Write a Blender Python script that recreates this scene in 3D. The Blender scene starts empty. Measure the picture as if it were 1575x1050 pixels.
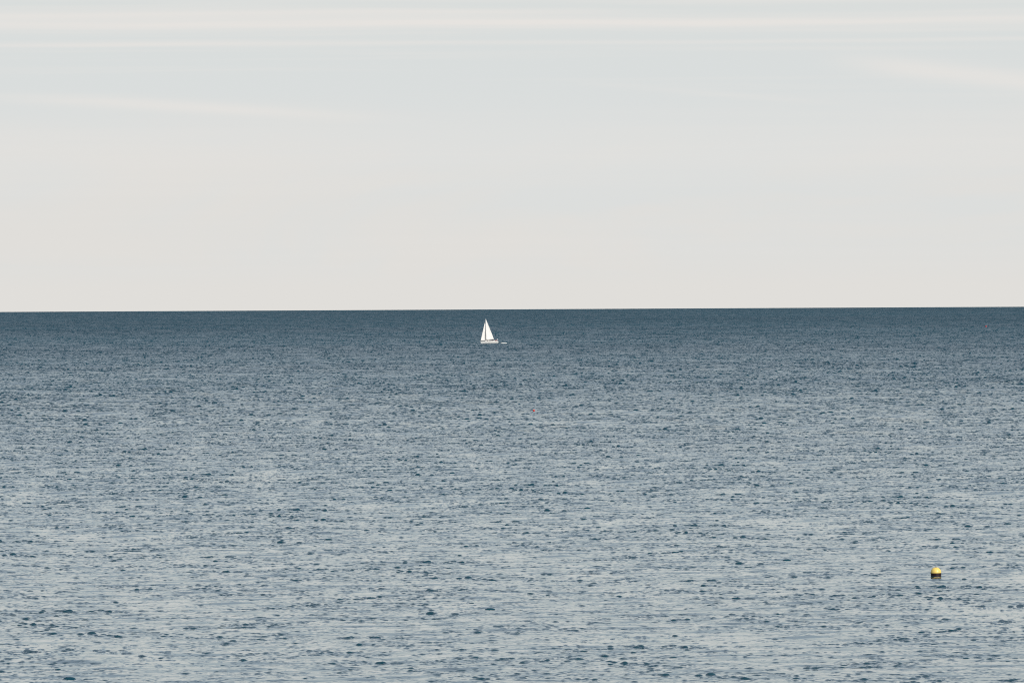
import bpy, bmesh, math
import numpy as np
from mathutils import Matrix, Vector

sc = bpy.context.scene
COL = sc.collection
R_EARTH = 7.4e6            # effective radius with refraction
EYE = 28.0                 # cliff-top eye height above the water
rad = math.radians

# ------------------------------------------------------------------ camera
cam_d = bpy.data.cameras.new('camera')
cam = bpy.data.objects.new('camera', cam_d)
COL.objects.link(cam)
cam_d.sensor_width = 36.0
cam_d.lens = 297.0
cam_d.clip_start = 1.0
cam_d.clip_end = 60000.0
PITCH, ROLL = 0.00652, -0.0051
cam.matrix_world = Matrix.Translation((0, 0, EYE)) @ Matrix.Rotation(math.pi / 2 - PITCH, 4, 'X') @ Matrix.Rotation(ROLL, 4, 'Z')
sc.camera = cam

# ------------------------------------------------------------------ sun, sky, exposure
SUN_ELEV, SUN_AZ = 33.0, 142.0          # azimuth clockwise from the view direction (+Y)
sun_dir = Vector((math.sin(rad(SUN_AZ)) * math.cos(rad(SUN_ELEV)), math.cos(rad(SUN_AZ)) * math.cos(rad(SUN_ELEV)), math.sin(rad(SUN_ELEV))))
sun_d = bpy.data.lights.new('sun', 'SUN')
sun_d.energy = 3.8
sun_d.angle = rad(0.6)
sun_d.color = (1.0, 0.95, 0.87)
sun = bpy.data.objects.new('sun', sun_d)
COL.objects.link(sun)
sun.rotation_euler = sun_dir.to_track_quat('Z', 'Y').to_euler()
sun.location = (40, -40, 80)

sc.view_settings.view_transform = 'Standard'
sc.view_settings.look = 'None'
sc.view_settings.exposure = 0.0
sc.view_settings.gamma = 1.0
sc.view_settings.use_curve_mapping = False
sc.cycles.use_denoising = False
sc.cycles.max_bounces = 6
sc.cycles.filter_width = 1.1


class NT:
    """small helper to write node trees"""
    def __init__(self, tree):
        self.t = tree
        self.n = tree.nodes
        self.l = tree.links

    def new(self, kind, **kw):
        n = self.n.new(kind)
        for k, v in kw.items():
            setattr(n, k, v)
        return n

    def put(self, sock, v):
        if isinstance(v, bpy.types.NodeSocket):
            self.l.new(v, sock)
        else:
            sock.default_value = v

    def m(self, op, a, b=0.0, c=0.0, clamp=False):
        n = self.new('ShaderNodeMath', operation=op, use_clamp=clamp)
        for s, v in zip(n.inputs, (a, b, c)):
            self.put(s, v)
        return n.outputs[0]

    def mix(self, f, a, b):
        n = self.new('ShaderNodeMix', data_type='RGBA')
        self.put(n.inputs['Factor'], f)
        self.put(n.inputs[6], a)
        self.put(n.inputs[7], b)
        return n.outputs[2]

    def ramp(self, x, lo, hi, a=0.0, b=1.0):
        n = self.new('ShaderNodeMapRange', interpolation_type='SMOOTHSTEP')
        for s, v in zip(n.inputs, (x, lo, hi, a, b)):
            self.put(s, v)
        return n.outputs[0]

    def xyz(self, x, y, z):
        n = self.new('ShaderNodeCombineXYZ')
        for s, v in zip(n.inputs, (x, y, z)):
            self.put(s, v)
        return n.outputs[0]

    def noise(self, vec, scale, detail=3.0, rough=0.5, distort=0.0):
        n = self.new('ShaderNodeTexNoise')
        self.put(n.inputs['Vector'], vec)
        n.inputs['Scale'].default_value = scale
        n.inputs['Detail'].default_value = detail
        n.inputs['Roughness'].default_value = rough
        n.inputs['Distortion'].default_value = distort
        return n.outputs['Fac']


def make_world():
    w = bpy.data.worlds.new('World')
    sc.world = w
    w.use_nodes = True
    w.node_tree.nodes.clear()
    N = NT(w.node_tree)
    out = N.new('ShaderNodeOutputWorld')
    bg = N.new('ShaderNodeBackground')
    bg.inputs['Strength'].default_value = 0.10
    N.l.new(bg.outputs[0], out.inputs[0])
    d = N.new('ShaderNodeTexCoord').outputs['Generated']
    sp = N.new('ShaderNodeSeparateXYZ')
    N.l.new(d, sp.inputs[0])
    x, y, z = sp.outputs
    zc = N.m('MAXIMUM', z, 0.0)
    sky = N.new('ShaderNodeTexSky', sky_type='NISHITA', sun_disc=False)
    sky.sun_elevation = rad(SUN_ELEV)
    sky.sun_rotation = rad(SUN_AZ)
    sky.altitude = 0.0
    sky.air_density = 1.0
    sky.dust_density = 1.0
    sky.ozone_density = 0.0
    N.l.new(N.xyz(x, y, zc), sky.inputs[0])
    az = N.m('ARCTAN2', x, y)

    # thin high veil: its optical path grows towards the horizon
    path = N.m('POWER', N.m('DIVIDE', VEIL, N.m('ADD', zc, 0.02)), 1.5)
    big = N.noise(N.xyz(N.m('MULTIPLY', az, 2.2), N.m('MULTIPLY', zc, 16.0), 3.1), 1.0, 4.0, 0.55, 0.6)
    path = N.m('MAXIMUM', path, 0.38)
    path = N.m('MULTIPLY', path, N.ramp(big, 0.3, 0.7, 0.85, 1.15))
    veil = N.m('SUBTRACT', 1.0, N.m('EXPONENT', N.m('MULTIPLY', path, -1.0)))
    col = N.mix(veil, sky.outputs[0], VEIL_COL)
    patch = N.noise(N.xyz(N.m('MULTIPLY', az, 14.0), N.m('MULTIPLY', zc, 70.0), 8.3), 1.0, 4.0, 0.6, 0.8)
    zw0 = N.m('ADD', zc, N.m('MULTIPLY', N.m('SUBTRACT', big, 0.5), 0.006))
    # warm low haze over the horizon
    col = N.mix(N.m('MAXIMUM', N.m('EXPONENT', N.m('DIVIDE', zc, -0.010)), N.m('MULTIPLY', N.ramp(zw0, 0.011, 0.0265, 1.0, 0.0), N.ramp(patch, 0.35, 0.62, 0.35, 1.0))), col, HAZE_COL)

    # cirrus streaks, drawn out along the horizon
    warp = N.noise(N.xyz(N.m('MULTIPLY', az, 13.0), N.m('MULTIPLY', zc, 90.0), 0.0), 1.0, 2.0)
    zw = N.m('ADD', zc, N.m('MULTIPLY', N.m('SUBTRACT', warp, 0.5), 0.0015))
    fine = N.noise(N.xyz(N.m('MULTIPLY', az, 10.0), N.m('MULTIPLY', zw, 620.0), 1.7), 1.0, 4.0, 0.6)
    fibre = N.ramp(fine, 0.42, 0.68)

    def streak(z0, w, slope=0.0, a0=0.0, lo=-9.0, hi=9.0, soft=0.03):
        """bell-shaped band at elevation z0 (+ slope along azimuth), between two azimuths"""
        zz = N.m('SUBTRACT', N.m('SUBTRACT', zw, z0), N.m('MULTIPLY', N.m('SUBTRACT', az, a0), slope))
        q = N.m('DIVIDE', zz, w)
        g = N.m('EXPONENT', N.m('MULTIPLY', N.m('MULTIPLY', q, q), -1.0))
        if lo > -5:
            g = N.m('MULTIPLY', g, N.ramp(az, lo, lo + soft))
        if hi < 5:
            g = N.m('MULTIPLY', g, N.ramp(az, hi - soft, hi, 1.0, 0.0))
        return g

    tot = N.m('MULTIPLY', fibre, N.ramp(zc, 0.019, 0.031, 0.10, 0.42))
    for amt, s in STREAKS:
        tot = N.m('ADD', tot, N.m('MULTIPLY', streak(**s), amt))
    tot = N.m('MULTIPLY', tot, CIRRUS, clamp=True)
    col = N.mix(tot, col, CIRRUS_COL)
    N.l.new(col, bg.inputs['Color'])


VEIL = 0.0995
VEIL_COL = (6.95, 7.28, 7.3, 1)
HAZE_COL = (7.45, 7.3, 7.0, 1)
CIRRUS = 0.85
CIRRUS_COL = (7.9, 7.68, 7.38, 1)
STREAKS = [
    (0.55, dict(z0=0.0313, w=0.0010)),
    (0.35, dict(z0=0.0325, w=0.0003, slope=0.004, hi=0.03)),
    (0.35, dict(z0=0.0311, w=0.0003, slope=0.002)),
    (0.35, dict(z0=0.0335, w=0.0003, slope=0.006, lo=0.0)),
    (0.5, dict(z0=0.0288, w=0.00028)),
    (0.3, dict(z0=0.0280, w=0.0003, slope=-0.006, a0=0.02, lo=0.0, hi=0.07)),
    (0.3, dict(z0=0.0247, w=0.0004, slope=-0.09, a0=0.0, lo=0.0, hi=0.05)),
    (0.75, dict(z0=0.0214, w=0.0007, slope=-0.055, a0=-0.04, lo=-0.072, hi=-0.006, soft=0.03)),
    (0.85, dict(z0=0.0253, w=0.0012, slope=-0.11, a0=0.048, lo=0.034, hi=0.14, soft=0.014)),
    (0.35, dict(z0=0.0165, w=0.0040)),
]
make_world()


# ------------------------------------------------------------------ materials
def mat(name, color, rough=0.5, metal=0.0, spec=0.5, var=0.0, scale=4.0, bump=0.0, trans=0.0):
    m = bpy.data.materials.new(name)
    m.use_nodes = True
    N = NT(m.node_tree)
    b = N.n['Principled BSDF']
    b.inputs['Roughness'].default_value = rough
    b.inputs['Metallic'].default_value = metal
    b.inputs['Specular IOR Level'].default_value = spec
    co = N.new('ShaderNodeTexCoord').outputs['Object']
    nz = N.noise(co, scale, 5.0, 0.6)
    dark = tuple(c * (1 - var) for c in color[:3]) + (1,)
    N.l.new(N.mix(N.ramp(nz, 0.3, 0.7), dark, tuple(color[:3]) + (1,)), b.inputs['Base Color'])
    if bump:
        bp = N.new('ShaderNodeBump')
        bp.inputs['Strength'].default_value = bump
        bp.inputs['Distance'].default_value = 0.02
        N.l.new(nz, bp.inputs['Height'])
        N.l.new(bp.outputs[0], b.inputs['Normal'])
    if trans:
        t = N.new('ShaderNodeBsdfTranslucent')
        t.inputs['Color'].default_value = tuple(color[:3]) + (1,)
        mx = N.new('ShaderNodeMixShader')
        mx.inputs[0].default_value = trans
        N.l.new(b.outputs[0], mx.inputs[1])
        N.l.new(t.outputs[0], mx.inputs[2])
        N.l.new(mx.outputs[0], N.n['Material Output'].inputs['Surface'])
    return m


def sea_material():
    m = bpy.data.materials.new('sea_water')
    m.use_nodes = True
    N = NT(m.node_tree)
    b = N.n['Principled BSDF']
    pos = N.new('ShaderNodeNewGeometry').outputs['Position']
    sp = N.new('ShaderNodeSeparateXYZ')
    N.l.new(pos, sp.inputs[0])
    flat = N.xyz(sp.outputs[0], sp.outputs[1], 0.0)
    # cat's paws and slicks: broad patches where the fine ripple is stronger or weaker
    gust = N.noise(flat, 1 / 90.0, 4.0, 0.6, 0.5)
    gust = N.ramp(gust, 0.32, 0.68)
    # slow change of the water body itself
    body = N.noise(flat, 1 / 700.0, 3.0)
    N.l.new(N.mix(N.ramp(body, 0.35, 0.65), SEA_A, SEA_B), b.inputs['Base Color'])
    b.inputs['IOR'].default_value = 1.333
    # the land shelters the near water: the breeze roughens it further out
    r2 = N.m('ADD', N.m('MULTIPLY', sp.outputs[0], sp.outputs[0]), N.m('MULTIPLY', sp.outputs[1], sp.outputs[1]))
    off = N.m('DIVIDE', N.m('LOGARITHM', N.m('DIVIDE', r2, 600.0 ** 2), math.e), 2 * math.log(12), clamp=True)
    off = N.m('POWER', off, 1.6)
    rgh = N.m('ADD', N.m('MULTIPLY', off, SEA_ROUGH[1] - SEA_ROUGH[0]), SEA_ROUGH[0])
    N.l.new(N.m('MULTIPLY', rgh, N.ramp(gust, 0.0, 1.0, 0.85, 1.15)), b.inputs['Roughness'])
    h1 = N.noise(flat, 1 / 0.30, 2.0, 0.55, 0.3)
    bp = N.new('ShaderNodeBump')
    bp.inputs['Distance'].default_value = RIPPLE
    if 'Filter Width' in bp.inputs:
        bp.inputs['Filter Width'].default_value = 0.05
    N.l.new(N.ramp(gust, 0.0, 1.0, 0.35, 1.0), bp.inputs['Strength'])
    N.l.new(h1, bp.inputs['Height'])
    # oily slicks that lie smooth among the ripples
    slick = N.noise(N.xyz(N.m('MULTIPLY', sp.outputs[0], 1 / 15.0), N.m('MULTIPLY', sp.outputs[1], 1 / 75.0), 4.0), 1.0, 3.0, 0.55, 0.4)
    vm = N.new('ShaderNodeMix', data_type='VECTOR')
    N.l.new(N.ramp(slick, 0.56, 0.70, 0.0, 0.75), vm.inputs['Factor'])
    N.l.new(bp.outputs[0], vm.inputs[4])
    vm.inputs[5].default_value = (0, 0, 1)
    nn = N.new('ShaderNodeVectorMath', operation='NORMALIZE')
    N.l.new(vm.outputs[1], nn.inputs[0])
    N.l.new(nn.outputs[0], b.inputs['Normal'])
    return m


SEA_A = (0.002, 0.034, 0.056, 1)
SEA_B = (0.003, 0.041, 0.065, 1)
SEA_ROUGH = (0.0, 0.36)
RIPPLE = 0.006


# ------------------------------------------------------------------ the sea
def ocean_tile(n, size, chop, seed):
    """one seamless patch of wind sea: a long train and short bunched ripples, as heights and choppy offsets"""
    rng = np.random.default_rng(seed)
    k1 = np.fft.fftfreq(n, size / n) * 2 * np.pi
    kx, ky = np.meshgrid(k1, k1)
    k = np.hypot(kx, ky)
    k[0, 0] = 1.0

    def field(S):
        S[0, 0] = 0
        return np.fft.ifft2(np.sqrt(S) * (rng.normal(size=k.shape) + 1j * rng.normal(size=k.shape))).real

    def scaled(h, mss):
        H = np.fft.fft2(h)
        sx = np.fft.ifft2(1j * kx * H).real
        sy = np.fft.ifft2(1j * ky * H).real
        return h * math.sqrt(mss / float((sx ** 2 + sy ** 2).mean()))

    def band(lam_hi, lam_lo, power, direction, iso):
        S = k ** -power * np.exp(-1.25 * (2 * np.pi / lam_hi / k) ** 2) * np.exp(-(k * lam_lo / (2 * np.pi)) ** 4)
        return S * (iso + np.cos(np.arctan2(ky, kx) - direction) ** 2)

    h = np.zeros_like(k)
    for lam_hi, lam_lo, power, direction, iso, mss, bunch in SEA_BANDS:
        w = field(band(lam_hi, lam_lo, power, rad(direction), iso))
        # ripples come in bunches: steeper groups between calmer water
        for lam, amt in bunch:
            e = field(np.exp(-2 * (k * lam / (2 * np.pi)) ** 2))
            w = w * np.exp(amt * 1.6 * np.tanh(e / e.std() / 1.6))
        h = h + scaled(w, mss)
    h = h - h.mean()
    H = np.fft.fft2(h)
    dx = chop * np.fft.ifft2(-1j * kx / k * H).real
    dy = chop * np.fft.ifft2(-1j * ky / k * H).real
    return h, dx, dy


def build_sea():
    n, size = SEA_N, SEA_SIZE
    h, dx, dy = ocean_tile(n, size, SEA_CHOP, 11)
    print('sea rms height', float(h.std()))
    idx = np.arange(n + 1) % n
    h, dx, dy = (a[np.ix_(idx, idx)] for a in (h, dx, dy))
    g = (np.arange(n + 1) / n - 0.5) * size
    X, Y = np.meshgrid(g, g)
    co = np.stack([X + dx, Y + dy, h], -1).astype(np.float32).reshape(-1, 3)
    i = np.arange(n)[:, None] * (n + 1) + np.arange(n)[None, :]
    quads = np.stack([i, i + 1, i + n + 2, i + n + 1], -1).astype(np.int32).reshape(-1, 4)
    # water below the patch rim, so that neighbouring patches of different height leave no gap
    e = np.arange(n + 1)
    for ring, ox, oy in ((e, 0, -1), (e * (n + 1) + n, 1, 0), ((n + 1) * n + e[::-1], 0, 1), (e[::-1] * (n + 1), -1, 0)):
        top = co[ring]
        b0 = len(co)
        co = np.concatenate([co, top, top + np.array([ox * 0.7, oy * 0.7, -0.22], np.float32)])
        j = np.arange(n, dtype=np.int32)
        quads = np.concatenate([quads, np.stack([b0 + j, b0 + n + 1 + j, b0 + n + 2 + j, b0 + j + 1], -1).astype(np.int32)])
    me = bpy.data.meshes.new('sea')
    me.vertices.add(len(co))
    me.vertices.foreach_set('co', co.reshape(-1))
    me.loops.add(len(quads) * 4)
    me.loops.foreach_set('vertex_index', quads.reshape(-1))
    me.polygons.add(len(quads))
    me.polygons.foreach_set('loop_start', np.arange(len(quads), dtype=np.int32) * 4)
    me.update(calc_edges=True)
    me.shade_smooth()
    me.materials.append(sea_material())
    o = bpy.data.objects.new('sea', me)
    COL.objects.link(o)
    o['kind'] = 'structure'
    o.rotation_euler.z = rad(SEA_YAW)
    # lay the patch edge to edge over the curved sea out to the horizon
    ng = bpy.data.node_groups.new('sea_sheet', 'GeometryNodeTree')
    ng.interface.new_socket('Geometry', in_out='INPUT', socket_type='NodeSocketGeometry')
    ng.interface.new_socket('Geometry', in_out='OUTPUT', socket_type='NodeSocketGeometry')
    N = NT(ng)
    gi, go = N.new('NodeGroupInput'), N.new('NodeGroupOutput')
    half = int(21500 / size) + 1
    cnt = 2 * half + 1
    grid = N.new('GeometryNodeMeshGrid')
    for nm, v in (('Size X', 2 * half * size), ('Size Y', 2 * half * size), ('Vertices X', cnt), ('Vertices Y', cnt)):
        grid.inputs[nm].default_value = v
    p = N.new('GeometryNodeInputPosition').outputs[0]
    sp = N.new('ShaderNodeSeparateXYZ')
    N.l.new(p, sp.inputs[0])
    x, y, _ = sp.outputs
    r2 = N.m('ADD', N.m('MULTIPLY', x, x), N.m('MULTIPLY', y, y))
    c, s = math.cos(rad(SEA_YAW)), math.sin(rad(SEA_YAW))
    wx = N.m('SUBTRACT', N.m('MULTIPLY', x, c), N.m('MULTIPLY', y, s))
    wy = N.m('ADD', N.m('MULTIPLY', x, s), N.m('MULTIPLY', y, c))
    far = N.m('GREATER_THAN', r2, 21500.0 ** 2)
    behind = N.m('LESS_THAN', wy, N.m('SUBTRACT', N.m('MULTIPLY', N.m('ABSOLUTE', wx), 2.0), 2000.0))
    drop = N.m('MAXIMUM', far, behind)
    de = N.new('GeometryNodeDeleteGeometry', domain='POINT')
    N.l.new(grid.outputs[0], de.inputs[0])
    N.l.new(drop, de.inputs['Selection'])
    st = N.new('GeometryNodeSetPosition')
    N.l.new(de.outputs[0], st.inputs[0])
    N.l.new(N.xyz(x, y, N.m('DIVIDE', r2, -2 * R_EARTH)), st.inputs['Position'])
    ins = N.new('GeometryNodeInstanceOnPoints')
    N.l.new(st.outputs[0], ins.inputs['Points'])
    N.l.new(gi.outputs[0], ins.inputs['Instance'])
    # further out the patches are turned, shifted and overlapped at random so that no wave repeats in rows
    def rnd(lo, hi, seed):
        n = N.new('FunctionNodeRandomValue', data_type='FLOAT')
        n.inputs['Min'].default_value = lo
        n.inputs['Max'].default_value = hi
        n.inputs['Seed'].default_value = seed
        return next(q for q in n.outputs if q.enabled)
    loose = N.m('GREATER_THAN', r2, SEA_LOOSE ** 2)
    N.l.new(N.xyz(N.m('MULTIPLY', loose, rnd(-11, 11, 3)), N.m('MULTIPLY', loose, rnd(-11, 11, 4)), 0.0), st.inputs['Offset'])
    spin = N.m('MULTIPLY', loose, rnd(-0.5, 0.5, 5))
    cs, sn = N.m('COSINE', spin), N.m('SINE', spin)
    tx, ty = N.m('DIVIDE', y, -R_EARTH), N.m('DIVIDE', x, R_EARTH)
    ra = N.m('ADD', N.m('MULTIPLY', tx, cs), N.m('MULTIPLY', ty, sn))
    rb = N.m('SUBTRACT', N.m('MULTIPLY', ty, cs), N.m('MULTIPLY', tx, sn))
    N.l.new(N.xyz(ra, rb, spin), ins.inputs['Rotation'])
    # sheltered by the land, the near waves are lower than those offshore
    rise = N.m('POWER', N.m('DIVIDE', N.m('MAXIMUM', N.m('SQRT', r2), 500.0), 600.0), SEA_RISE)
    wind = N.ramp(N.noise(N.xyz(x, y, 0.0), 1 / 450.0, 2.0), 0.3, 0.7, 0.88, 1.12)
    big = N.m('ADD', 1.0, N.m('MULTIPLY', loose, rnd(0.40, 0.60, 6)))
    N.l.new(N.xyz(big, big, N.m('MULTIPLY', big, N.m('MULTIPLY', N.m('MINIMUM', rise, SEA_RISE_MAX), wind))), ins.inputs['Scale'])
    N.l.new(ins.outputs[0], go.inputs[0])
    md = o.modifiers.new('sheet', 'NODES')
    md.node_group = ng
    return o


SEA_N, SEA_SIZE = 1200, 92.0
SEA_YAW, SEA_CHOP = 31.72, 1.3
SEA_BANDS = [
    # longest, shortest, power, heading, isotropy, slope variance, bunching
    (11.0, 2.8, 3.8, 62.0, 0.3, 0.0012, ((10.0, 0.25),)),
    (3.2, 0.17, 3.45, 70.0, 0.4, 0.0115, ((0.6, 1.35), (3.2, 0.4), (12.0, 0.35))),
]
SEA_RISE, SEA_RISE_MAX = 0.33, 2.0
SEA_LOOSE = 1700.0
build_sea()
BUOY_LIFT = 0.02


# ------------------------------------------------------------------ mesh helpers
def mesh_obj(name, verts, faces, material, parent=None, smooth=True, smooth_angle=None):
    me = bpy.data.meshes.new(name)
    me.from_pydata([tuple(v) for v in verts], [], faces)
    bm = bmesh.new()
    bm.from_mesh(me)
    bmesh.ops.recalc_face_normals(bm, faces=bm.faces)
    bm.to_mesh(me)
    bm.free()
    if smooth:
        me.shade_smooth()
        if smooth_angle:
            me.set_sharp_from_angle(angle=rad(smooth_angle))
    me.materials.append(material)
    o = bpy.data.objects.new(name, me)
    COL.objects.link(o)
    o.parent = parent
    return o


def tag(o, label, cat, group=None):
    o['label'] = label
    o['category'] = cat
    if group:
        o['group'] = group
    return o


def root(name, loc, rot, label, cat, group=None):
    o = bpy.data.objects.new(name, None)
    o.empty_display_size = 0.5
    COL.objects.link(o)
    o.location = loc
    o.rotation_euler = rot
    return tag(o, label, cat, group)


def tube(path, r, seg=8, caps=True):
    """round bar along a list of points; r may be a list"""
    pts = [Vector(p) for p in path]
    rr = r if isinstance(r, (list, tuple)) else [r] * len(pts)
    V, F = [], []
    ref = Vector((0, 0, 1))
    for i, p in enumerate(pts):
        t = (pts[min(i + 1, len(pts) - 1)] - pts[max(i - 1, 0)]).normalized()
        u = t.cross(ref if abs(t.z) < 0.9 else Vector((1, 0, 0))).normalized()
        w = u.cross(t)
        for k in range(seg):
            a = 2 * math.pi * k / seg
            V.append(p + (u * math.cos(a) + w * math.sin(a)) * rr[i])
    for i in range(len(pts) - 1):
        for k in range(seg):
            k2 = (k + 1) % seg
            F.append((i * seg + k, i * seg + k2, (i + 1) * seg + k2, (i + 1) * seg + k))
    if caps:
        F.append(tuple(range(seg)))
        F.append(tuple(range((len(pts) - 1) * seg, len(pts) * seg)))
    return V, F


def lathe(profile, seg=32):
    V, F = [], []
    for r, z in profile:
        for k in range(seg):
            a = 2 * math.pi * k / seg
            V.append((r * math.cos(a), r * math.sin(a), z))
    for i in range(len(profile) - 1):
        for k in range(seg):
            k2 = (k + 1) % seg
            F.append((i * seg + k, i * seg + k2, (i + 1) * seg + k2, (i + 1) * seg + k))
    F.append(tuple(range(seg)))
    F.append(tuple(range((len(profile) - 1) * seg, len(profile) * seg)))
    return V, F


def join(*parts):
    V, F = [], []
    for v, f in parts:
        b = len(V)
        V += list(v)
        F += [tuple(i + b for i in q) for q in f]
    return V, F


def grid_faces(nu, nv, base=0):
    return [(base + i * nv + j, base + i * nv + j + 1, base + (i + 1) * nv + j + 1, base + (i + 1) * nv + j)
            for i in range(nu - 1) for j in range(nv - 1)]


def sheet(fn, nu, nv, thick):
    """thin solid surface from fn(u, v) -> point, given real thickness along y"""
    A = [[Vector(fn(i / (nu - 1), j / (nv - 1))) for j in range(nv)] for i in range(nu)]
    off = Vector((0, thick, 0))
    V = [p for row in A for p in row] + [p + off for row in A for p in row]
    n = nu * nv
    F = grid_faces(nu, nv) + grid_faces(nu, nv, n)
    rim = [(0, j) for j in range(nv)] + [(i, nv - 1) for i in range(1, nu)] + [(nu - 1, j) for j in range(nv - 2, -1, -1)] + [(i, 0) for i in range(nu - 2, 0, -1)]
    ids = [i * nv + j for i, j in rim]
    for a, b in zip(ids, ids[1:] + ids[:1]):
        F.append((a, b, b + n, a + n))
    return V, F


# ------------------------------------------------------------------ shared paints
M_gel = mat('white_gelcoat', (0.82, 0.82, 0.80), 0.28, var=0.05, scale=1.2)
M_deck = mat('cream_deck', (0.62, 0.58, 0.50), 0.7, var=0.12, scale=3.0, bump=0.2)
M_teak = mat('weathered_teak', (0.16, 0.085, 0.045), 0.6, var=0.35, scale=6.0, bump=0.3)
M_anti = mat('dark_bottom_paint', (0.010, 0.012, 0.016), 0.6, var=0.3, scale=2.0)
M_sail = mat('white_sailcloth', (0.84, 0.83, 0.81), 0.75, var=0.04, scale=1.0, bump=0.15, trans=0.18)
M_alu = mat('anodised_spar', (0.62, 0.62, 0.62), 0.35, metal=0.8, var=0.08)
M_steel = mat('stainless_steel', (0.45, 0.45, 0.45), 0.55, metal=0.3, var=0.1, scale=8.0)
M_glass = mat('smoked_acrylic', (0.012, 0.014, 0.018), 0.08, var=0.2)
M_canvas = mat('dark_canvas', (0.016, 0.020, 0.032), 0.85, var=0.3, scale=5.0, bump=0.4)
M_redcloth = mat('red_canvas', (0.40, 0.03, 0.025), 0.8, var=0.2, scale=5.0, bump=0.3)
M_rope = mat('pale_rope', (0.45, 0.42, 0.36), 0.9, var=0.3, scale=30.0)
M_tube = mat('white_inflatable_fabric', (0.78, 0.77, 0.73), 0.55, var=0.08, scale=4.0)
M_dink = mat('grey_floorboard', (0.30, 0.30, 0.29), 0.7, var=0.2)
M_yel = mat('faded_yellow_plastic', (0.84, 0.62, 0.16), 0.42, var=0.22, scale=3.5, bump=0.15)
M_mar = mat('maroon_weedy_plastic', (0.020, 0.003, 0.005), 0.6, var=0.5, scale=6.0, bump=0.4)
M_red = mat('red_float_plastic', (0.62, 0.05, 0.035), 0.45, var=0.15, scale=8.0)
M_iron = mat('galvanised_iron', (0.20, 0.20, 0.20), 0.5, metal=0.8, var=0.4, scale=20.0)


# ------------------------------------------------------------------ sailing boat under way
HL = 4.65                                    # half length overall


def half_beam(x):
    t = (x + HL) / (2 * HL)                  # 0 at the bow, 1 at the stern
    return max(0.02, 1.52 * (1 - (1 - min(t / 0.60, 1)) ** 2.1) * (1 - 0.24 * max(0, (t - 0.60) / 0.40) ** 2))


def sheer(x):
    t = (x + HL) / (2 * HL)
    return 1.02 + 0.26 * (1 - t) ** 2 + 0.05 * t ** 2


def keel_z(x):
    t = (x + HL) / (2 * HL)
    return -0.02 - 0.42 * math.sin(math.pi * min(1, max(0, (t - 0.03) / 0.97))) ** 0.8


def hull_pt(x, f, side, z0, z1):
    z = z0 + (z1 - z0) * f
    zs, zk = sheer(x), keel_z(x)
    q = max(0.0, (z - zk) / (zs - zk))
    y = half_beam(x) * q ** 0.34
    t = (x + HL) / (2 * HL)
    xr = x + (zs - z) * (0.32 * (1 - t) ** 6) - (zs - z) * 0.18 * max(0, t - 0.75) * 4 * 0.6
    return (xr, side * y, z)


def hull_rows(lo, hi, rows, nx=41):
    V, F = [], []
    for side in (-1, 1):
        b = len(V)
        for i in range(nx):
            x = -HL + 2 * HL * i / (nx - 1)
            for j in range(rows):
                V.append(hull_pt(x, j / (rows - 1), side, lo(x), hi(x)))
        F += grid_faces(nx, rows, b)
    # transom across the stern
    b2 = nx * rows
    for j in range(rows - 1):
        a = (nx - 1) * rows + j
        F.append((a, a + 1, a + 1 + b2, a + b2))
    return V, F


BX, BY, BZ = -11.61, 4307.7, -1.2538
boat_rot = (rad(-4.5), 0.0, rad(15.0))
boat = root('sailboat', (BX, BY, BZ + 0.12), boat_rot, 'white sailing yacht under mainsail and jib, far out below the horizon', 'sailboat')
hull = mesh_obj('hull', *hull_rows(lambda x: 0.19, sheer, 9), M_gel, boat)
mesh_obj('bottom', *hull_rows(keel_z, lambda x: 0.187, 7), M_anti, hull)
for side in (-1, 1):
    pts = [(-HL + 2 * HL * i / 40, side * (half_beam(-HL + 2 * HL * i / 40) + 0.01), sheer(-HL + 2 * HL * i / 40) + 0.02) for i in range(41)]
    mesh_obj('toe_rail', *tube(pts, 0.05, 6), M_teak, hull)
    pts = [(-HL + 0.1 + (2 * HL - 0.2) * i / 30, side * (half_beam(-HL + 0.1 + (2 * HL - 0.2) * i / 30) * 0.985 + 0.012), sheer(-HL + 0.1 + (2 * HL - 0.2) * i / 30) - 0.16) for i in range(31)]
    mesh_obj('rubbing_strake', *tube(pts, 0.022, 6), M_gel, hull)

# deck with a little camber
V, nx = [], 41
for i in range(nx):
    x = -HL + 2 * HL * i / (nx - 1)
    for j in range(7):
        s = -1 + 2 * j / 6
        V.append((x, s * half_beam(x) * 0.99, sheer(x) - 0.015 + 0.07 * (1 - s * s)))
mesh_obj('deck', V, grid_faces(nx, 7), M_deck, boat)


def trunk(x0, x1, w0, w1, h0, h1, slope0, slope1, nx=14):
    """cabin trunk: sides lean in, ends slope, top is crowned"""
    V, F = [], []
    prof = [(-1.0, 0.0), (-0.93, 0.75), (-0.84, 0.93), (-0.5, 1.0), (0, 1.03), (0.5, 1.0), (0.84, 0.93), (0.93, 0.75), (1.0, 0.0)]
    for i in range(nx):
        t = i / (nx - 1)
        x = x0 + (x1 - x0) * t
        w = w0 + (w1 - w0) * math.sin(t * math.pi / 2)
        h = h0 + (h1 - h0) * t
        h *= min(1.0, t / slope0 + 0.02, (1 - t) / slope1 + 0.02)
        for s, q in prof:
            V.append((x, s * w, sheer(x) - 0.01 + h * q))
    n = len(prof)
    F = grid_faces(nx, n)
    F.append(tuple(range(n)))
    F.append(tuple(range((nx - 1) * n, nx * n)))
    return V, F


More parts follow.
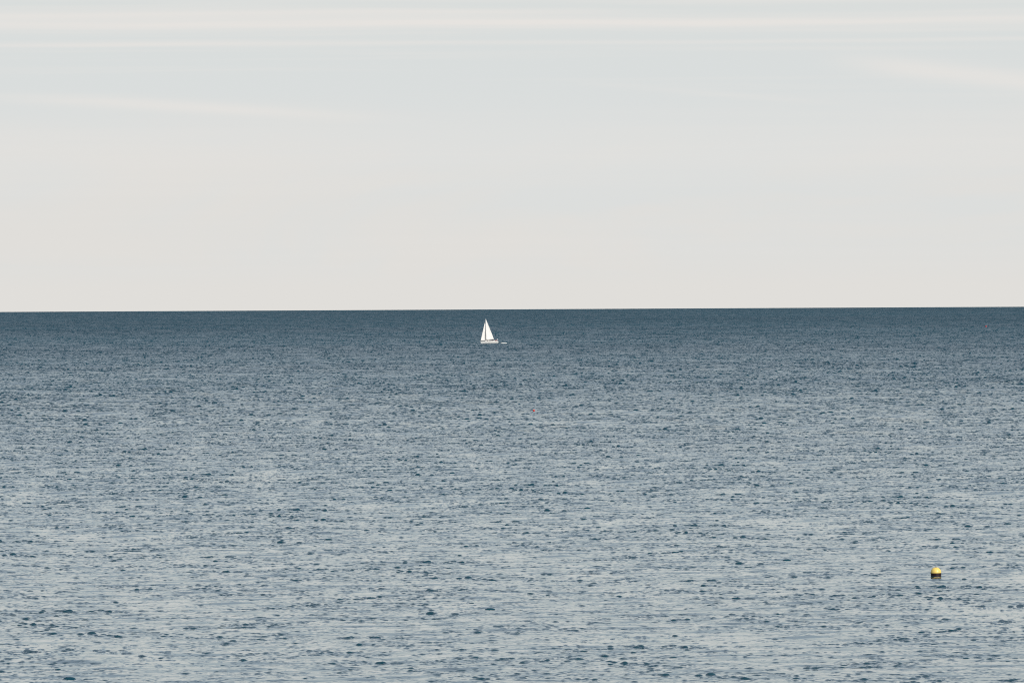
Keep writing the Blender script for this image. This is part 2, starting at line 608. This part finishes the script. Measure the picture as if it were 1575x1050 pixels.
cabin = mesh_obj('cabin', *trunk(-2.9, 1.45, 0.42, 1.0, 0.40, 0.58, 0.28, 0.04), M_gel, boat, smooth_angle=40)
for side in (-1, 1):
    for xa, xb in ((-1.35, -0.75), (-0.55, 0.05), (0.25, 0.95)):
        V = []
        for dy in (0.0, 0.02):
            for x, z in ((xa, 0.16), (xb, 0.16), (xb - 0.05, 0.34), (xa + 0.09, 0.33)):
                t = (x + 2.9) / 4.35
                w = (0.42 + 0.58 * math.sin(t * math.pi / 2)) * (1.0 - 0.16 * z) + 0.004
                V.append((x, side * (w + dy - 0.008), sheer(x) + z))
        F = [(0, 1, 2, 3), (4, 5, 6, 7), (0, 1, 5, 4), (1, 2, 6, 5), (2, 3, 7, 6), (3, 0, 4, 7)]
        mesh_obj('cabin_window', V, F, M_glass, cabin, smooth=False)
    pts = [(x, side * 0.62, sheer(x) + 0.60) for x in (-1.2, -0.4, 0.4, 1.2)]
    mesh_obj('grab_rail', *tube(pts, 0.025, 6), M_teak, cabin)
for side in (-1, 1):
    V, F = [], []
    for i in range(9):
        x = 1.45 + 2.75 * i / 8
        h = 0.42 - 0.16 * (i / 8) ** 2
        y = half_beam(x) * 0.72
        for yy, zz in ((y + 0.09, 0.0), (y + 0.07, h), (y - 0.07, h), (y - 0.09, 0.0)):
            V.append((x, side * yy, sheer(x) + zz - 0.01))
    F = [(i * 4 + k, i * 4 + (k + 1) % 4, (i + 1) * 4 + (k + 1) % 4, (i + 1) * 4 + k) for i in range(8) for k in range(4)] + [(0, 1, 2, 3), (32, 33, 34, 35)]
    mesh_obj('cockpit_coaming', V, F, M_gel, boat, smooth=False)

# sprayhood over the companionway
V, F = [], []
for i in range(8):
    t = i / 7
    x = 0.95 + 1.15 * t
    h = 0.62 + 0.42 * math.sin(min(1, t * 1.25) * math.pi / 2)
    for k in range(11):
        a = math.pi * k / 10
        V.append((x, -math.cos(a) * (0.98 + 0.06 * t), sheer(x) + 0.30 + (h - 0.30) * math.sin(a) ** 0.6))
off = len(V)
V += [(v[0] + 0.005, v[1] * 0.97, v[2] - 0.03) for v in V]
F = grid_faces(8, 11) + grid_faces(8, 11, off)
mesh_obj('sprayhood', V, F, M_canvas, boat)

# mast, spreaders, boom
MX, MTOP = -1.62, 12.75
mast = mesh_obj('mast', *tube([(MX, 0, 1.0), (MX, 0, 6.0), (MX - 0.02, 0, 10.5), (MX - 0.03, 0, MTOP)], [0.085, 0.085, 0.075, 0.05], 12), M_alu, boat)
for z in (5.0, 8.6):
    for side in (-1, 1):
        w = 0.95 if z < 6 else 0.75
        mesh_obj('spreader', *tube([(MX, side * 0.06, z), (MX + 0.14, side * w, z + 0.05)], [0.035, 0.02], 6), M_alu, mast)
mesh_obj('masthead_antenna', *tube([(MX, 0.02, MTOP - 0.05), (MX + 0.02, 0.02, MTOP + 0.55)], 0.012, 5), M_steel, mast)
BA = rad(12.0)
BOOM = 4.35
BZ0 = 2.05
boom = mesh_obj('boom', *tube([(MX + 0.08, 0.02, BZ0), (MX + BOOM * math.cos(BA), BOOM * math.sin(BA), BZ0 + 0.02)], 0.07, 10), M_alu, boat)
mesh_obj('kicking_strap', *tube([(MX + 0.10, 0.0, 1.35), (MX + 1.1 * math.cos(BA), 1.1 * math.sin(BA), BZ0 - 0.05)], 0.025, 6), M_alu, boom)
mesh_obj('mainsheet', *tube([(MX + 3.9 * math.cos(BA), 3.9 * math.sin(BA), BZ0 - 0.05), (2.4, 0.15, 1.35)], 0.02, 5), M_rope, boom)


def main_pt(u, v):
    """u up the luff, v from luff to leech"""
    z = BZ0 + 0.13 + u * (MTOP - 0.20 - BZ0 - 0.13)
    ch = (BOOM - 0.15) * (1 - u) ** 1.02 + 0.16 + 0.28 * math.sin(math.pi * u) * (1 - 0.5 * u)
    tw = BA + rad(9.0) * u                                     # twist
    camb = 0.10 * ch * math.sin(math.pi * v ** 0.8)
    lx = MX + 0.10 - 0.03 * u
    return (lx + v * ch * math.cos(tw) - camb * math.sin(tw), v * ch * math.sin(tw) + camb * math.cos(tw), z + 0.05 * v * (1 - u))


main = mesh_obj('mainsail', *sheet(main_pt, 36, 16, 0.012), M_sail, boat)
for u in (0.20, 0.40, 0.60, 0.80):
    pts = [Vector(main_pt(u, 0.35 + 0.65 * k / 6)) + Vector((0, -0.012, 0)) for k in range(7)]
    mesh_obj('batten', *tube(pts, 0.016, 5), M_gel, main)

FT = Vector((MX - 0.06, 0, 12.2))
TK = Vector((-HL + 0.12, 0, 1.35))


def jib_pt(u, v):
    l = TK.lerp(FT, 0.02 + 0.84 * u)
    z = l.z + v * (0.30 * (1 - u)) * (1 - u)
    ch = 4.5 * (1 - u) ** 1.02 + 0.10 - 0.05 * math.sin(math.pi * u)
    a = rad(9.0 + 8.0 * u)
    camb = 0.11 * ch * math.sin(math.pi * v ** 0.75)
    return (l.x + v * ch * math.cos(a) - camb * math.sin(a), v * ch * math.sin(a) + camb * math.cos(a), z)


jib = mesh_obj('jib', *sheet(jib_pt, 32, 14, 0.012), M_sail, boat)
clew = jib_pt(0, 1)
mesh_obj('jib_sheet', *tube([clew, (1.2, half_beam(1.2) * 0.8, sheer(1.2) + 0.05)], 0.018, 5), M_rope, jib)
mesh_obj('forestay', *tube([TK, FT], 0.016, 6), M_steel, boat)
mesh_obj('furling_drum', *lathe([(0.04, -0.08), (0.11, -0.07), (0.06, -0.03), (0.06, 0.03), (0.11, 0.07), (0.04, 0.08)], 12), M_iron, boat).location = TK
mesh_obj('backstay', *tube([(MX + 0.03, 0, MTOP - 0.05), (HL - 0.1, 0, 1.1)], 0.014, 6), M_steel, boat)
for side in (-1, 1):
    cy = side * half_beam(MX) * 0.93
    mesh_obj('shroud', *tube([(MX, side * 0.05, 12.1), (MX + 0.14, side * 0.75, 8.65), (MX + 0.14, side * 0.95, 5.05), (MX + 0.2, cy, sheer(MX))], 0.012, 5), M_steel, boat)
    mesh_obj('lower_shroud', *tube([(MX, side * 0.06, 4.95), (MX + 0.45, cy, sheer(MX))], 0.012, 5), M_steel, boat)

# rails and guard wires
for side in (-1, 1):
    for x in (-2.9, -1.4, 0.2, 1.8):
        y = side * (half_beam(x) - 0.06)
        mesh_obj('stanchion', *tube([(x, y, sheer(x)), (x, y * 1.01, sheer(x) + 0.62)], 0.016, 6), M_steel, boat)
    for h in (0.32, 0.61):
        pts = [(x, side * (half_beam(x) - 0.06), sheer(x) + h) for x in (-3.9, -2.9, -1.4, 0.2, 1.8, 3.3)]
        mesh_obj('guard_wire', *tube(pts, 0.008, 5), M_steel, boat)
pul = []
for side in (-1, 1):
    pul.append(tube([(-3.9, side * (half_beam(-3.9) - 0.05), sheer(-3.9)), (-3.95, side * (half_beam(-3.9) - 0.05), sheer(-3.9) + 0.62), (-4.5, side * 0.2, sheer(-4.5) + 0.66), (-4.72, 0, sheer(-4.6) + 0.66)], 0.02, 6))
    pul.append(tube([(-4.45, side * 0.18, sheer(-4.45)), (-4.5, side * 0.2, sheer(-4.5) + 0.66)], 0.02, 6))
mesh_obj('pulpit', *join(*pul), M_steel, boat)
pus = []
for side in (-1, 1):
    pus.append(tube([(3.3, side * (half_beam(3.3) - 0.06), sheer(3.3)), (3.35, side * (half_beam(3.3) - 0.06), sheer(3.3) + 0.64), (4.45, side * (half_beam(4.45) - 0.08), sheer(4.45) + 0.66), (4.52, side * 0.5, sheer(4.5) + 0.66), (4.52, 0, sheer(4.5) + 0.66)], 0.02, 6))
    pus.append(tube([(4.45, side * (half_beam(4.45) - 0.08), sheer(4.45)), (4.45, side * (half_beam(4.45) - 0.08), sheer(4.45) + 0.66)], 0.02, 6))
push = mesh_obj('stern_rail', *join(*pus), M_steel, boat)


def cloth(side):
    def fn(u, v):
        x = 2.75 + 1.15 * v
        y = side * (half_beam(x) - 0.03)
        return (x, y + 0.015 * math.sin(9 * v + 3 * u), sheer(x) + 0.36 + 0.22 * u)
    return fn


for side in (-1, 1):
    c = mesh_obj('rail_cloth', *sheet(cloth(side), 5, 9, 0.012), M_redcloth, push)
    c['label'] = 'red cloth laced to the stern rail'
# stowed outboard motor and its post at the stern
post = mesh_obj('stern_post', *tube([(3.98, -0.95, sheer(4) + 0.02), (3.98, -0.95, sheer(4) + 1.15)], 0.05, 10), M_gel, boat)
mesh_obj('motor_cover', *tube([(3.98, -0.98, sheer(4) + 0.72), (3.98, -0.98, sheer(4) + 0.80), (3.99, -0.98, sheer(4) + 1.10), (4.0, -0.98, sheer(4) + 1.36), (4.0, -0.98, sheer(4) + 1.42)], [0.06, 0.15, 0.17, 0.13, 0.05], 12), M_gel, post)
# wheel on its pedestal
mesh_obj('pedestal', *tube([(2.9, 0, 1.0), (2.9, 0, 1.85)], [0.11, 0.07], 10), M_gel, boat)
ring = [(2.98, 0.45 * math.cos(2 * math.pi * k / 24), 1.75 + 0.45 * math.sin(2 * math.pi * k / 24)) for k in range(25)]
wheel = mesh_obj('steering_wheel', *tube(ring, 0.02, 6, caps=False), M_steel, boat)
for k in range(5):
    a = 2 * math.pi * k / 5
    mesh_obj('spoke', *tube([(2.97, 0, 1.75), (2.98, 0.45 * math.cos(a), 1.75 + 0.45 * math.sin(a))], 0.01, 5), M_steel, wheel)
# rudder blade below the stern
V = [(3.6, y, z) for y in (-0.04, 0.04) for z in (0.05, -1.1)] + [(4.2, y, z) for y in (-0.015, 0.015) for z in (0.05, -1.1)]
mesh_obj('rudder', V, [(0, 1, 5, 4), (2, 3, 7, 6), (0, 2, 6, 4), (1, 3, 7, 5), (0, 1, 3, 2), (4, 5, 7, 6)], M_anti, boat, smooth=False)

# ------------------------------------------------------------------ tender on its painter
cA, sA = math.cos(rad(15.0)), math.sin(rad(15.0))
TX = 7.75
tender = root('dinghy', (BX + TX * cA, BY + TX * sA, BZ + 0.0), (0, rad(-2.0), rad(15.0)), 'small white inflatable dinghy towed astern of the yacht', 'dinghy')
path = [(1.45, -0.58, 0.24)] + [(1.1 - 0.35 * k, -0.58, 0.24 + 0.004 * k * k) for k in range(6)]
path += [(-0.65 - 0.75 * math.sin(a), -0.58 * math.cos(a), 0.34 + 0.12 * math.sin(a)) for a in [math.pi * k / 12 for k in range(1, 12)]]
path += [(x, -y, z) for x, y, z in path[6::-1]]
rads = [0.10] + [0.20] * (len(path) - 2) + [0.10]
mesh_obj('tube', *tube(path, rads, 14), M_tube, tender)
mesh_obj('floor', [(x, y, z) for z in (0.10, 0.14) for x, y in ((1.3, -0.45), (1.3, 0.45), (-0.7, 0.45), (-1.1, 0.2), (-1.1, -0.2), (-0.7, -0.45))],
         [(0, 1, 2, 3, 4, 5), (6, 7, 8, 9, 10, 11)] + [(k, (k + 1) % 6, 6 + (k + 1) % 6, 6 + k) for k in range(6)], M_dink, tender, smooth=False)
for nm, x, w, z0, z1 in (('transom', 1.22, 0.03, 0.02, 0.50), ('thwart', 0.15, 0.12, 0.36, 0.39)):
    V = [(x + a * w, b * 0.52, c) for a in (-1, 1) for b in (-1, 1) for c in (z0, z1)]
    mesh_obj(nm, V, [(0, 1, 3, 2), (4, 5, 7, 6), (0, 1, 5, 4), (2, 3, 7, 6), (0, 2, 6, 4), (1, 3, 7, 5)], M_dink, tender, smooth=False)
bowx = TX - 1.55
pts = []
for k in range(9):
    t = k / 8
    lx = 4.55 + (bowx - 4.55) * t
    pts.append((BX + lx * cA, BY + lx * sA, BZ + 1.05 + (0.42 - 1.05) * t - 0.22 * math.sin(math.pi * t)))
tag(mesh_obj('tow_rope', *tube(pts, 0.015, 6), M_rope), 'thin rope from the yacht stern to the towed dinghy', 'rope')

# ------------------------------------------------------------------ yellow mooring buoy
buoy = root('mooring_buoy', (40.63, 811.6, -0.045 + BUOY_LIFT), (rad(2.0), rad(-1.5), 0), 'round yellow-topped mooring buoy with dark maroon base, lower right', 'buoy')
prof = [(0.515, 0.30), (0.522, 0.32)]
for k in range(1, 13):
    a = math.pi / 2 * k / 12
    prof.append((0.522 * math.cos(a) ** 0.92 if k < 12 else 0.02, 0.32 + 0.54 * math.sin(a)))
mesh_obj('dome', *lathe(prof, 40), M_yel, buoy)
mesh_obj('base', *lathe([(0.40, -0.55), (0.48, -0.45), (0.495, -0.1), (0.50, 0.22), (0.508, 0.29), (0.49, 0.302)], 40), M_mar, buoy)
mesh_obj('seam_band', *lathe([(0.512, 0.285), (0.532, 0.290), (0.534, 0.312), (0.520, 0.318)], 40), M_mar, buoy)
ring = [(0.055 * math.cos(2 * math.pi * k / 16), 0.0, 0.90 + 0.055 * math.sin(2 * math.pi * k / 16)) for k in range(17)]
eye = mesh_obj('lifting_eye', *tube(ring, 0.014, 6, caps=False), M_iron, buoy)
mesh_obj('eye_plate', *lathe([(0.09, 0.845), (0.09, 0.866), (0.03, 0.872)], 16), M_iron, eye)


# ------------------------------------------------------------------ two small red floats
def red_float(name, loc, r, label):
    o = root(name, loc, (rad(8), rad(14), 0), label, 'float', 'small red floats far out')
    prof = [(0.12 * r, -0.9 * r)]
    for k in range(1, 14):
        a = -math.pi / 2 + math.pi * k / 14
        prof.append((r * math.cos(a), 0.1 * r + 0.95 * r * math.sin(a)))
    prof += [(0.30 * r, 1.05 * r), (0.22 * r, 1.28 * r), (0.10 * r, 1.34 * r)]
    mesh_obj('body', *lathe(prof, 20), M_red, o)
    e = [(0.10 * r * math.cos(2 * math.pi * k / 12), 0, 1.40 * r + 0.10 * r * math.sin(2 * math.pi * k / 12)) for k in range(13)]
    mesh_obj('eye', *tube(e, 0.03 * r, 5, caps=False), M_red, o)
    return o


red_float('marker_float', (4.84, 1907.6, -0.246 + 0.16), 0.24, 'tiny red float on the open water right of centre, nearer than the yacht')
red_float('marker_float', (333.57, 5944.6, -2.395 + 0.40), 0.52, 'tiny red float near the right edge, just below the horizon')
